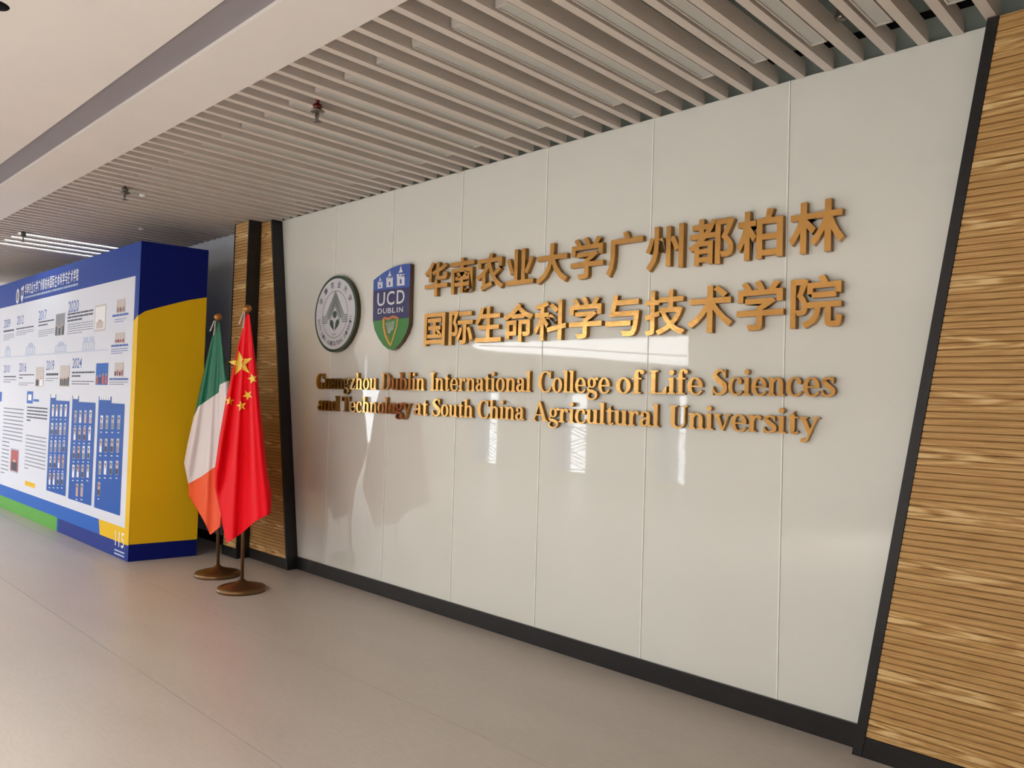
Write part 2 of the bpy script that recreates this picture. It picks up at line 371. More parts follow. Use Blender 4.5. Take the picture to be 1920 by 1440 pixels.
# opposite wall, seen as a reflection in the glass and in the gold letters
wf = MB()
wins = [(-8.49, -8.12), (-5.68, -5.15), (-2.70, -2.47)]
hi = [at(px, py, 1, -YF) for px, py in ((1290, 631), (1290, 686), (1085, 669), (935, 659), (899, 654.5), (886, 649), (893, 643.5))]
segs = [(XL, -20.0), (-11.3, -8.49), (-8.12, -5.68), (-5.15, -2.70), (-2.47, 3.1), (8.6, XR)]
for a, b in segs: wf.box(a, b, YF-.2, YF, 0, H+.05, CREAM)
for a, b in wins: wf.box(a, b, YF-.2, YF, 0, .09, CREAM); wf.box(a, b, YF-.2, YF, 2.0, H+.05, CREAM)
wf.box(3.1, 8.6, YF-.2, YF, 0, .4, CREAM); wf.box(3.1, 8.6, YF-.2, YF, 3.1, H+.05, CREAM)
wf.box(-20.0, -11.3, YF-.2, YF, 0, .4, CREAM); wf.box(-20.0, -11.3, YF-.2, YF, 3.1, H+.05, CREAM)
wall_front = wf.build('wall_front', kind='structure')
for i, (a, b) in enumerate(wins):
    w = empty(f'window_{i+1}', ((a+b)/2, YF, 0), kind='structure')
    part(MB().box(a, b, YF-.12, YF-.1, .09, 2.0, PANE), 'pane', w)
    fr = MB()
    for z in (.09, .16, 1.16, 1.97): fr.box(a, b, YF-.09, YF-.06, z, z+.03, WHITE)
    for x in (a, b-.03): fr.box(x, x+.03, YF-.09, YF-.06, .09, 2.0, WHITE)
    part(fr, 'window_frame', w)
    n = 11
    for j in range(n):
        z = .19+j*.088; s = 1 if (j//4) % 2 else -1
        za, zb = (z, z+.16) if s > 0 else (z+.16, z)
        part(MB().tube([(a+.02, YF-.05, za), (b-.02, YF-.05, zb)], .014, WALLG, 6), 'lattice_bar', w)
    part(MB().box(a-.36, a-.0, YF, YF+.12, .09, 2.45, BLUEP), 'blue_pillar', w)
    part(MB().box(a-.36, a-.0, YF, YF+.13, 0, .09, YEL), 'pillar_foot', w)
w4 = empty('window_4', (-6, YF, 2.9), kind='structure')
pts = [(p_.x, p_.z) for p_ in hi]
part(MB().prism_y([(x, z) for x, z in pts], YF+.004, YF+.02, PANEH), 'pane', w4)
b = MB(); b.ribbon([(at(px, py, 1, -YF).x, at(px, py, 1, -YF).z) for px, py in ((900, 648), (1040, 652), (1170, 661), (1290, 668))], .03, YF+.024, WALLG)
b.ribbon([(at(px, py, 1, -YF).x, at(px, py, 1, -YF).z) for px, py in ((880, 638), (1290, 622))], .04, YF+.024, GREYP)
part(b, 'glazing_bar', w4)
for nm, cx, w_, z0, z1 in (('window_5', -15.65, 8.7, .4, 3.1), ('window_6', 5.85, 5.5, .4, 3.1)):  # the right-hand one is unseen, added to let sun onto the floor
    w = empty(nm, (cx, YF, 0), kind='structure'); fr = MB()
    n = 6
    for j in range(n+1): x = cx-w_/2+w_*j/n; fr.box(x-.03, x+.03, YF-.12, YF-.04, z0, z1, WHITE)
    fr.box(cx-w_/2, cx+w_/2, YF-.12, YF-.04, z0, z0+.05, WHITE); fr.box(cx-w_/2, cx+w_/2, YF-.12, YF-.04, z1-.05, z1, WHITE)
    part(fr, 'window_frame', w)
wl = MB().box(XL-.2, XL, YF, .1, 0, .3, CREAM).box(XL-.2, XL, YF, .1, 3.2, 3.5, CREAM).box(XL-.2, XL, -.9, .1, .3, 3.2, CREAM).box(XL-.2, XL, YF, -9.6, .3, 3.2, CREAM)
wl.build('wall_left', kind='structure')
MB().box(XR, XR+.2, YF, .1, 0, 4.3, CREAM).build('wall_right', kind='structure')
g = at(1597, 842, 1, -YF)
mb = MB(); V, F, Nz, bb = TXT[('f', 'G')]
mb.add([((v[0]-bb[0])/(bb[1]-bb[0])*-.42+.21, 0, (v[1]-bb[2])/(bb[3]-bb[2])*.42-.21) for v in V], F, GREYP)
mb.build('wall_letter', None, 'grey letter on the cream wall opposite, seen only as a faint reflection in the glass', 'letter', loc=(g.x, YF+.01, g.z))
g = at(1325, 879, 1, -YF)
ex = MB().box(-.14, .14, -.01, .02, -.05, .05, WHITE)
ex.flat([(.13, 0), (.08, .03), (.08, -.03)], .0215, SIGN_G)
for j in range(4): ex.rect(.04-j*.045-.015, .04-j*.045+.012, -.028, .028, .0215, SIGN_G)
ex.build('exit_sign', None, 'small glowing green exit sign reflected low in the glass', 'sign', loc=(g.x, YF+.03, g.z))

# ------------------------------------------------------------------ linear lights in every second gap of the baffles
FX = [x for i, x in enumerate(slx) if (i-9) % 2 == 0 and x < 5.6]
gap0 = .047; gw = PITCH-.047
def fixture_mesh(diff):
    a = MB(); y0, y1, z = -1.64, -.32, 0
    w0, w1 = .013, gw-.015
    a.box(w0, w1, y0, y1, .012, .058, FIXB)
    l = MB()
    l.box(w0, w0+.008, y0, y1, 0, .012, FIXB); l.box(w1-.008, w1, y0, y1, 0, .012, FIXB); l.box(w0, w1, y0, y0+.012, 0, .012, FIXB); l.box(w0, w1, y1-.012, y1, 0, .012, FIXB)
    d = MB().box(w0+.008, w1-.008, y0+.012, y1-.012, .006, .011, diff)
    return a.mesh('housing'), l.mesh('frame'), d.mesh('diffuser')
FM = {False: fixture_mesh(DIFF_OFF), True: fixture_mesh(DIFF_ON)}
for i, x in enumerate(FX):
    if x < -9.2: continue
    lit = -5.32 < x < -4.3
    lab = (f'glowing slim linear ceiling light far back, {ordn(i+1)} of the row counted from the right' if lit else
           f'unlit slim linear light between white ceiling baffles, {ordn(i+1)} of the row counted from the right')
    r = empty('linear_light', (x+gap0, 0, H+.008), lab, 'ceiling light', 'linear lights between the baffles')
    for nm, me in zip(('housing', 'frame', 'diffuser'), FM[lit]):
        o = bpy.data.objects.new(nm, me); o.parent = r; COL.objects.link(o)

# sprinklers
def sprinkler(x, y, label, red=True):
    x = min((v+.047+.0543 for v in slx if round((v-xs0)/PITCH) % 2), key=lambda g_: abs(g_-x))     # middle of a gap without a light
    r = empty('sprinkler', (x, y, H), label, 'sprinkler', 'ceiling sprinklers')
    part(MB().tube([(x, y, H+.30), (x, y, H-.012)], .013, SPR_RED if red else SPR_MET, 12), 'pipe', r)
    part(MB().lathe((x, y, H-.045), [(0, .036), (.026, .034), (.030, .02), (.020, 0), (.0, 0)], SPR_RED if red else SPR_MET, 16), 'fitting', r)
    part(MB().lathe((x, y, H-.060), [(0, .014), (.045, .010), (.045, .006), (0, .002)], SPR_MET, 20), 'escutcheon', r)
    h = MB(); h.tube([(x-.014, y, H-.058), (x-.017, y, H-.085), (x-.006, y, H-.112)], .004, SPR_MET, 6); h.tube([(x+.014, y, H-.058), (x+.017, y, H-.085), (x+.006, y, H-.112)], .004, SPR_MET, 6)
    h.tube([(x, y, H-.06), (x, y, H-.1)], .003, SPR_RED, 6)
    part(h, 'frame_arms', r)
    part(MB().lathe((x, y, H-.118), [(0, .004), (.024, .004), (.026, 0), (0, 0)], SPR_MET, 16), 'deflector', r)
sprinkler(2.14, -1.55, 'red-topped sprinkler head hanging from the baffle ceiling, nearest one')
sprinkler(-1.0, -1.59, 'dark sprinkler head hanging from the baffles above the display wall corner', False)
sprinkler(-4.18, -1.62, 'dark sprinkler head silhouetted against the lit linear lights', False)
x, y = 4.955, -.47
r = empty('sprinkler', (x, y, H+.05), 'rusty brown sprinkler pipe end hidden above the baffles at the top right', 'sprinkler', 'ceiling sprinklers')
part(MB().tube([(x, y-.25, H+.17), (x, y, H+.16), (x, y+.02, H+.05)], .02, SPR_MET, 10), 'pipe', r)
part(MB().lathe((x, y+.02, H+.03), [(0, .03), (.03, .02), (.022, 0), (0, 0)], SPR_MET, 14), 'deflector', r)
p = at(4, 5, 2, H)
MB().lathe((0, 0, 0), [(0, -.004), (.035, -.006), (.06, -.003), (.062, 0)], BLACKM, 24).build('ceiling_spot', None, 'small black recessed ceiling spot at the upper left corner', 'ceiling light', loc=(p.x-.05, p.y-.02, p.z))
for (px, py), w in (((267, 365), 'nearer'), ((265, 428), 'farther')):
    p = at(px, py, 2, H); MB().lathe((0, 0, 0), [(0, -.022), (.02, -.018), (.03, 0)], WHITE, 16).build('ceiling_sensor', None, f'tiny white round sensor under the baffles, {w} of the two above the display wall', 'sensor', loc=(p.x, p.y, H-.001))
p = at(1895, 12, 2, 3.9)
pts = [(p.x-.35+.1*t, p.y, 4.2-.28*math.sin(min(1, t/6)*math.pi*.55)) for t in range(9)]
MB().tube(pts, .006, BLACKM, 6).build('cable', ceiling)
# ------------------------------------------------------------------ gold Chinese characters
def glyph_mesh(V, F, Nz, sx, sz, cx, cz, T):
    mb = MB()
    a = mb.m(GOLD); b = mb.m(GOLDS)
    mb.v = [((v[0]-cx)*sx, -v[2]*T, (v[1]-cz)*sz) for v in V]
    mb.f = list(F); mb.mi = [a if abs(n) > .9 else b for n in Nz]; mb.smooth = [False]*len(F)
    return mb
TH = .036
for row, (s, zc) in enumerate(((ROW1, 2.681), (ROW2, 2.277))):
    for i, ch in enumerate(s):
        V, F, Nz, bb = TXT[('c', ch)]
        if BOLD.get(ch) is not None:       # strokes of these are widened with shifted copies instead
            d = .0185-BOLD[ch]*.9; V0, F0, N0 = V, F, Nz; V = []; F = []; Nz = []
            for dx, dy in ((0, 0), (d, 0), (-d, 0), (0, d), (0, -d), (d*.7, d*.7), (-d*.7, d*.7), (d*.7, -d*.7), (-d*.7, -d*.7)):
                o_ = len(V); V += [(v[0]+dx, v[1]+dy, v[2]+.006*len(F)/len(F0)) for v in V0]; F += [tuple(i_+o_ for i_ in f) for f in F0]; Nz += N0
        mb = glyph_mesh(V, F, Nz, .302, .290, .5, .37, TH)
        mb.build('chinese_character', None, f'gold raised character {ch}, {ordn(i+1)} from the left in the {("upper", "lower")[row]} Chinese row', 'letter',
                 f'gold Chinese characters, {("upper", "lower")[row]} row', loc=(1.5485+.3131*i, -TH/2-.0035, zc))

# ------------------------------------------------------------------ gold serif letters
def cat_(P, n=6):
    out = []
    for i in range(len(P)-1):
        p0 = P[max(i-1, 0)]; p1 = P[i]; p2 = P[i+1]; p3 = P[min(i+2, len(P)-1)]
        for k in range(n):
            t = k/n; out.append(tuple(.5*((2*b)+(-a+c)*t+(2*a-5*b+4*c-d)*t*t+(-a+3*b-3*c+d)*t**3) for a, b, c, d in zip(p0, p1, p2, p3)))
    out.append(P[-1]); return out
XH, CH, AH, SW, SF = 480, 700, 720, 124, 44
def rib(P, n=5):
    Q = cat_(P, n); S = []
    for i, (x, y, w) in enumerate(Q):
        a = Q[max(i-1, 0)]; b = Q[min(i+1, len(Q)-1)]; w = max(w, 42)+10
        dx, dy = b[0]-a[0], b[1]-a[1]; l = math.hypot(dx, dy) or 1
        S.append(((x-dy/l*w/2, y+dx/l*w/2), (x+dy/l*w/2, y-dx/l*w/2)))
    return S
def R(x0, y0, x1, y1): return [((x0, y0), (x0, y1)), ((x1, y0), (x1, y1))]
def Q4(a, b, c, d): return [(a, d), (b, c)]
def ring(cx, cy, rx, ry, ix, iy, a0=0, a1=360, n=24):
    return [((cx+rx*math.cos(a), cy+ry*math.sin(a)), (cx+ix*math.cos(a), cy+iy*math.sin(a))) for a in [math.radians(a0+(a1-a0)*k/n) for k in range(n+1)]]
def dot(cx, cy, r): return ring(cx, cy, r, r, .01, .01, n=14)
def serif(x0, x1, y, up=True): return R(x0, y, x1, y+SF) if up else R(x0, y-SF, x1, y)
def stem(x, y0, y1, w=SW): return R(x, y0, x+w, y1)
def flag(x, y): return Q4((x-55, y-SF), (x+8, y-SF-12), (x+8, y), (x-55, y-4))
def arch(x0, x1): return rib([(x0-10, XH-120, 26), (x0+45, XH-42, 34), (x0+105, XH-22, 52), (x1+40, XH-80, 96), (x1+SW/2, XH-160, SW-10)])
G = {}
G['n'] = ([stem(60, 0, XH), serif(5, 232, 0), flag(60, XH), arch(178, 330), stem(330, 0, XH-150), serif(280, 500, 0)], 520)
G['h'] = ([stem(60, 0, AH), serif(5, 232, 0), flag(60, AH), arch(178, 330), stem(330, 0, XH-150), serif(280, 500, 0)], 520)
G['u'] = ([stem(50, 120, XH), flag(50, XH), rib([(50+SW/2, 150, SW-10), (125, 70, 100), (205, 26, 50), (290, 40, 34), (330, 110, 26)]), stem(310, 0, XH), flag(310, XH), serif(400, 485, 0)], 505)
G['i'] = ([stem(60, 0, XH), serif(5, 240, 0), flag(60, XH), dot(122, XH+155, 76)], 250)
G['l'] = ([stem(60, 0, AH), serif(5, 240, 0), flag(60, AH)], 250)
G['r'] = ([stem(60, 0, XH), serif(5, 245, 0), flag(60, XH), rib([(170, XH-150, 26), (215, XH-50, 36), (285, XH-18, 44), (330, XH-40, 40)]), dot(325, XH-72, 60)], 400)
G['t'] = ([stem(90, 90, XH+60), Q4((90, XH-10), (150, XH-10), (214, XH+150), (160, XH+120)), R(20, XH-44, 300, XH), rib([(90+SW/2, 100, SW-10), (165, 34, 90), (230, 22, 40), (300, 70, 24)])], 325)
G['a'] = ([rib([(70, XH-110, 60), (110, XH-40, 42), (200, XH-20, 40), (285, XH-60, 90), (310, XH-150, SW-10)]), dot(108, XH-125, 60), stem(248, 60, XH-130), rib([(300, 270, 30), (190, 250, 50), (85, 190, 96), (70, 110, 110), (130, 35, 70), (220, 36, 32), (270, 100, 26)]), rib([(310, 90, SW-10), (345, 26, 60), (420, 50, 22)])], 440)
G['o'] = ([ring(235, XH/2, 218, XH/2+12, 98, XH/2-34)], 472)
G['e'] = ([ring(235, XH/2, 218, XH/2+12, 95, XH/2-34, -2, 290), R(105, XH/2-26, 450, XH/2+18), rib([(270, 8, 44), (350, 32, 50), (430, 115, 24)])], 468)
G['c'] = ([ring(235, XH/2, 218, XH/2+12, 95, XH/2-34, 75, 285), rib([(280, XH-14, 40), (350, XH-36, 50), (390, XH-80, 44)]), dot(365, XH-115, 62), rib([(270, 8, 44), (350, 32, 42), (430, 115, 22)])], 450)
G['b'] = ([stem(60, 20, AH), flag(60, AH), ring(250, XH/2, 228, XH/2+12, 104, XH/2-34, 130, -130)], 500)
G['d'] = ([stem(330, 0, AH), flag(330, AH), serif(420, 510, 0), ring(250, XH/2, 228, XH/2+12, 104, XH/2-34, 50, 310)], 520)
G['g'] = ([ring(215, XH-155, 168, 165, 64, 118), rib([(330, XH-50, 30), (390, XH-4, 40), (430, XH-10, 44)]), dot(425, XH-34, 46), rib([(110, 200, 36), (75, 130, 50), (110, 80, 90), (260, 50, 100), (380, -10, 100), (390, -110, 60), (300, -185, 40), (170, -190, 44), (66, -140, 66), (66, -60, 50), (130, 10, 30)])], 460)
G['y'] = ([Q4((20, XH-10), (150, XH-10), (310, 60), (225, 0)), serif(0, 215, XH, False), rib([(430, XH-10, 34), (330, 220, 34), (240, -20, 38), (180, -150, 56), (100, -190, 50)]), dot(95, -165, 60), serif(330, 500, XH, False)], 500)
G['v'] = ([Q4((20, XH-10), (155, XH-10), (300, 0), (235, -12)), serif(0, 215, XH, False), rib([(430, XH-10, 34), (350, 220, 34), (262, -5, 30)]), serif(330, 500, XH, False)], 490)
G['z'] = ([R(40, XH-46, 400, XH), Q4((40, 20), (190, 20), (400, XH-20), (250, XH-20)), R(30, 0, 410, 46), R(40, XH-150, 80, XH), R(370, 0, 410, 150)], 445)
G['s'] = ([rib([(330, XH-110, 30), (260, XH-26, 46), (165, XH-22, 60), (95, XH-95, 100), (190, XH-200, 120), (320, XH-310, 110), (320, 76, 80), (215, 20, 50), (110, 34, 46), (55, 130, 28)]), R(308, XH-150, 346, XH+5), R(40, -8, 78, 165)], 385)
G['f'] = ([stem(80, 0, XH+110), serif(20, 275, 0), R(15, XH-44, 290, XH), rib([(80+SW/2, XH+60, SW-10), (160, XH+185, 80), (240, XH+226, 44), (310, XH+205, 36)]), dot(300, XH+170, 62)], 330)
G['I'] = ([stem(80, 0, CH, 134), serif(15, 280, 0), serif(15, 280, CH, False)], 298)
G['L'] = ([stem(80, 0, CH, 134), serif(15, 295, CH, False), R(15, 0, 560, SF), Q4((400, 0), (565, 0), (565, 230), (530, 210))], 585)
G['T'] = ([stem(240, 0, CH, 134), serif(165, 450, 0), R(20, CH-SF, 590, CH), Q4((20, CH-210), (56, CH-210), (110, CH), (20, CH)), Q4((554, CH-210), (590, CH-210), (590, CH), (500, CH))], 610)
G['U'] = ([stem(85, 200, CH, 134), serif(20, 290, CH, False), rib([(152, 220, 126), (175, 90, 110), (290, 24, 60), (430, 44, 40), (510, 140, 34), (520, 260, 34)]), stem(497, 240, CH, 46), serif(430, 610, CH, False)], 625)
G['D'] = ([stem(80, 0, CH, 134), R(15, 0, 300, SF), R(15, CH-SF, 300, CH), ring(290, CH/2, 325, CH/2, 170, CH/2-SF, 90, -90)], 640)
G['A'] = ([rib([(90, 10, 38), (310, CH-20, 38)], 2), Q4((250, CH+15), (370, CH+15), (645, 10), (495, 10)), R(165, 205, 470, 250), serif(15, 195, 0), serif(430, 705, 0)], 705)
G['C'] = ([ring(335, CH/2, 312, CH/2+12, 160, CH/2-34, 70, 290), rib([(400, CH-20, 44), (500, CH-66, 46), (560, CH-180, 30)]), R(540, CH-235, 580, CH+10), rib([(400, 20, 50), (510, 56, 50), (585, 190, 24)])], 620)
G['G'] = ([ring(335, CH/2, 312, CH/2+12, 160, CH/2-34, 70, 290), rib([(400, CH-20, 44), (500, CH-66, 46), (560, CH-180, 30)]), R(540, CH-235, 580, CH+10), rib([(400, 14, 50), (480, 34, 60), (545, 110, 60)]), stem(458, 40, 300, 124), serif(390, 655, 300, False)], 670)
G['S'] = ([rib([(440, CH-170, 30), (350, CH-36, 46), (230, CH-26, 70), (115, CH-140, 120), (230, CH-290, 150), (420, CH-430, 150), (420, 120, 110), (290, 24, 60), (150, 46, 50), (60, 190, 28)]), R(420, CH-225, 460, CH+8), R(45, -10, 85, 240)], 525)
LM = {}
def letter_mesh(ch, sx, sz, T):
    mb = MB()
    for si, S in enumerate(G[ch][0]):
        n = len(S); V = [(p[0]*sx, y-.0003*si, p[1]*sz) for y in (-T, 0) for ab in S for p in ab]
        (a0, b0), (a1, b1) = S[0], S[min(1, n-1)]
        # orientation so that the front (y = -T) faces -y
        area = sum((S[i][0][0]-S[i][1][0])*(S[i+1][0][1]-S[i][1][1])-(S[i][0][1]-S[i][1][1])*(S[i+1][0][0]-S[i][1][0]) for i in range(n-1))
        q = [(2*i, 2*i+1, 2*i+3, 2*i+2) for i in range(n-1)]
        if area > 0: q = [f[::-1] for f in q]
        o = 2*n; side = []
        loop = [2*i for i in range(n)]+[2*i+1 for i in range(n-1, -1, -1)]
        for i in range(len(loop)):
            a, b = loop[i], loop[(i+1) % len(loop)]; side.append((a, b, b+o, a+o))
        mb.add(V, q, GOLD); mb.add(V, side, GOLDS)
    return mb
def english(words, spans, z0, z1, line):
    sz = (z1-z0)/700; wi = 0; total = {}
    for w, (a, b) in zip(words, spans):
        adv = sum(G[c][1] for c in w)-20; sx = (b-a)/adv; x = a
        for j, c in enumerate(w):
            mb = letter_mesh(c, sx, sz, .030)
            pos = 'last' if j == len(w)-1 else ordn(j+1)
            kind = 'capital' if c.isupper() else 'small'
            mb.build('letter', None, f'gold raised serif letter {c}, {pos} of the word {w} on the {line} English line', 'letter', f'gold serif letters, {line} English line', loc=(x, -.0035, z0))
            x += G[c][1]*sx
english(['Guangzhou', 'Dublin', 'International', 'College', 'of', 'Life', 'Sciences'],
        [(-.206, .78), (.842, 1.44), (1.508, 2.627), (2.694, 3.33), (3.377, 3.585), (3.633, 4.013), (4.069, 4.792)], 1.776, 1.922, 'upper')
english(['and', 'Technology', 'at', 'South', 'China', 'Agricultural', 'University'],
        [(-.161, .188), (.241, 1.266), (1.308, 1.488), (1.542, 2.03), (2.078, 2.57), (2.648, 3.715), (3.781, 4.713)], 1.571, 1.708, 'lower')

# ------------------------------------------------------------------ round emblem
ec = Vector((.107, 0, 2.483)); RX, RZ = .352, .361
er = empty('round_emblem', (ec.x, -.0, ec.z), 'round white and dark green university emblem with a triangle and leaves, left of the shield', 'emblem')
def disc(rx, rz, y0, y1, mt, side=None, n=64):
    return MB().prism_y([(ec.x+rx*math.cos(2*math.pi*k/n), ec.z+rz*math.sin(2*math.pi*k/n)) for k in range(n)], y0, y1, mt, side)
part(disc(RX, RZ, -.046, -.0035, EMG, EMSIDE), 'rim_disc', er)
part(disc(RX*.925, RZ*.925, -.049, -.046, EMW), 'face_plate', er)
ar = MB(); y = -.0505
ar.ring(ec.x, ec.z-.005, RX*.60, RZ*.62, .006, y, EMGR)
def E(u, v): return (ec.x+u*RX, ec.z+v*RZ)
for s in (-1, 1):      # triangle of ploughed furrows that turn outwards into bars, and two leaves under a round bud
    for k in range(7):
        v0 = .585-.058*k; u1 = .44-.034*k
        if k < 4: ar.ribbon([E(0, v0), E(s*u1*.97, -.03-.03*k), E(s*(u1+.03), -.055-.055*k), E(s*.60, -.055-.055*k)], [.0085, .0085, .0095, .0105], y, EMGR)
        else: ar.ribbon([E(0, v0), E(s*u1, -.12-.03*(k-4))], .0085, y, EMGR)
    ar.flat([E(s*.015, -.45), E(s*.03, -.34), E(s*.05, -.22), E(s*.10, -.16), E(s*.17, -.145), E(s*.225, -.19), E(s*.225, -.26), E(s*.16, -.34), E(s*.07, -.40)], y, EMG)
ar.ellipse(*E(0, -.02), .034, .034, y, EMG)
part(ar, 'plough_and_leaf_mark', er)
tx = MB()
def ring_text(s, a_start, a_end, r, hgt, flip, mt, w):
    n = len(s)
    for i, ch in enumerate(s):
        if ch == ' ': continue
        a = math.radians(a_start+(a_end-a_start)*i/(n-1)); V, F, Nz, (x0, x1, y0, y1) = TXT[('f', ch)]
        cx, cz = E(r*math.cos(a), r*math.sin(a)); up = Vector((math.cos(a), math.sin(a)))*(-1 if flip else 1); rt = Vector((up.y, -up.x))
        P = [((v[0]-x0)/(x1-x0)-.5, (v[1]-y0)/(y1-y0)-.5) for v in V]
        tx.add([(cx+(rt.x*p[0]*w+up.x*p[1]*hgt), y, cz+(rt.y*p[0]*w+up.y*p[1]*hgt)) for p in P], F, mt)
ring_text('华南农业大学', 152, 28, .775, .062, False, INKD, .058)
ring_text('SOUTH CHINA AGRICULTURAL UNIVERSITY', 190, 352, .775, .040, True, INKD, .020)
for k in range(4): tx.rect(ec.x-.03+k*.016, ec.x-.03+k*.016+.009, ec.z-.20, ec.z-.187, y, EMGR)
part(tx, 'emblem_lettering', er)

# ------------------------------------------------------------------ shield emblem
def SH(px, py): p = at(px, py, 1, -.046); return (p.x, p.z)
def shz(cx, cy): return SH(560+cx/6.858, 470+cy/6.858)
left = [(962, 380), (955, 600), (952, 900), (975, 1020), (1025, 1130), (1085, 1215), (1140, 1262), (1195, 1280)]
right = [(1245, 1255), (1320, 1170), (1380, 1060), (1415, 950), (1420, 860), (1424, 600), (1430, 400), (1435, 168)]
top = [(1380, 170), (1290, 185), (1200, 218), (1110, 268), (1030, 325)]
sr = empty('shield_emblem', (.97, 0, 2.48), 'blue, navy and green shield emblem with three castles and a harp, beside the round emblem', 'emblem')
out = [shz(*p) for p in left+right+top]
part(MB().prism_y(out, -.044, -.0035, SHN, SHSIDE), 'shield_body', sr)
y1 = -.0452
b1 = [(958, 518), (1426, 466)]; b2 = [(953, 905), (1420, 862)]
part(MB().flat([shz(*p) for p in [left[0], b1[0], b1[1], (1430, 400), (1435, 168)]+top], y1, SHB), 'blue_field', sr)
part(MB().flat([shz(*p) for p in [b2[0]]+left[3:]+right[:4]+[b2[1]]], y1, SHG), 'green_field', sr)
y2 = -.0464
def castle(cx, yb, yt, w):     # in the crop's coordinates: centre, base y, battlement y, width
    h = yb-yt; cs = MB()
    cs.flat([shz(cx-w/2, yb+4), shz(cx+w/2, yb-6), shz(cx+w/2, yt+h*.12), shz(cx-w/2, yt+h*.22)], y2, SHW)
    for k in (-1, 0, 1): q = cx+k*w*.38; cs.flat([shz(q-w*.14, yt+h*.24), shz(q+w*.14, yt+h*.2), shz(q+w*.14, yt-h*.02), shz(q-w*.14, yt+h*.02)], y2, SHW)
    cs.flat([shz(cx-w*.28, yt-h*.10), shz(cx+w*.28, yt-h*.16), shz(cx+w*.12, yt-h*.42), shz(cx+w*.02, yt-h*.75), shz(cx-w*.1, yt-h*.40)], y2, SHW)
    cs.flat([shz(cx-w*.12, yb-h*.15), shz(cx+w*.12, yb-h*.17), shz(cx+w*.12, yb-h*.5), shz(cx, yb-h*.6), shz(cx-w*.12, yb-h*.5)], y2-.001, SHB)
    part(cs, 'castle', sr)
castle(1048, 486, 400, 62); castle(1170, 468, 345, 82); castle(1313, 450, 300, 98)
lt = MB()
def shtext(ch, x0, x1, yt, yb):
    a = shz(x0, (yt+yb)/2); b = shz(x1, (yt+yb)/2); t = shz((x0+x1)/2, yt); q = shz((x0+x1)/2, yb)
    put_text(lt, ('f', ch), a[0], b[0], q[1], t[1], y2, SHW)
shtext('U', 1012, 1110, 540, 712); shtext('C', 1134, 1232, 520, 698); shtext('D', 1262, 1362, 505, 680)
for ch, x0, x1, d in zip('DUBLIN', (1018, 1086, 1146, 1204, 1262, 1290), (1072, 1134, 1192, 1244, 1274, 1340), (0, -5, -9, -14, -18, -22)): shtext(ch, x0, x1, 745+d, 812+d)
part(lt, 'shield_lettering', sr)
hp = MB()
hp.ribbon([shz(*p) for p in [(1085, 885), (1100, 865), (1150, 880), (1210, 850), (1262, 862), (1280, 880)]], .024, y2, SHO)
hp.ribbon([shz(*p) for p in [(1090, 880), (1092, 980), (1115, 1090), (1150, 1170), (1182, 1218)]], .022, y2-.0004, SHY)
hp.ribbon([shz(*p) for p in [(1270, 885), (1255, 990), (1220, 1100), (1182, 1218)]], .016, y2-.0004, SHY)
hp.ribbon([shz(*p) for p in [(1105, 900), (1120, 1010), (1165, 1140)]], .008, y2-.0008, SHO)
for k in range(6): hp.ribbon([shz(1130+k*20, 925-k*5), shz(1150+k*12, 1030-k*4+abs(3-k)*4), shz(1168+k*7, 1068-k*12)], .006, y2-.0008, SHW)
part(hp, 'harp', sr)

# ------------------------------------------------------------------ display wall with its prints
BY = -1.145; BX = -1.735; BZ = 3.215; BL = -8.5; BB = -.49; BX2 = -1.652
dr = empty('display_wall', (-5, -.9, 0), 'large free-standing blue and yellow exhibition wall with a white timeline poster', 'display')
bd = MB(); q_ = [(BL, BY), (BX, BY), (BX2, BB), (BL, BB)]
bd.add([(a_, b_, z_) for z_ in (0, BZ) for a_, b_ in q_], [(3, 2, 1, 0), (4, 5, 6, 7), (0, 1, 5, 4), (1, 2, 6, 5), (2, 3, 7, 6), (3, 0, 4, 7)], NAVY); part(bd, 'body', dr)
def F(px, py): p = at(px, py, 1, BY); return (p.x, p.z)
def c1(x, y): return F(x/4.8, 480+y/4.8)
def c2(x, y): return F(x/4.8, 700+y/4.8)
def c4(x, y): return F(x/4.8, 900+y/4.8)
L1, L2, L3, L4 = BY-.0012, BY-.0035, BY-.005, BY-.0065
def fx(px, py): return F(px, py)
zc = c1(1230, 545)[1]
pw0 = F(253.8, 517.5); pw1 = F(235.4, 990.6); PX1 = (pw0[0]+pw1[0])/2; PZ1 = pw0[1]; PZ0 = pw1[1]
fp = MB()
fp.rect(BL, BX, 2.38, BZ, L1, HEADB)
fp.rect(PX1-.02, BX, .16, 2.46, L1-.0004, YEL)
fp.flat([(PX1-.02, 2.40), (BX, 2.47), (BX, 2.56), (PX1-.02, 2.56)], L1-.0006, HEADB)
fp.rect(BL, BX, 0, .56, L1-.0004, MIDB)
g0 = c4(515, 335); n0 = c4(525, 345); n1 = c4(900, 490); n2 = c4(1165, 600)
fp.flat([(BL, 0), (g0[0], 0), (g0[0], g0[1]), (BL, g0[1]+.0)], L1-.0008, GREENP)
fp.flat([(n0[0], 0), (BX, 0), (BX, .16), n1, n0], L1-.0010, NAVYF)
yb = c4(890, 350)
fp.flat([yb, n1, (BX, .155), (BX, .6), (yb[0], .6)], L1-.0009, YEL)
part(fp, 'front_print', dr)
# white poster
pp = MB().box(BL+.1, PX1, BY-.0035+.0005, BY-.0008, PZ0, PZ1, WHITEP); poster = part(pp, 'poster', dr)
L2 = BY-.0042; L3 = BY-.0054; L4 = BY-.0066
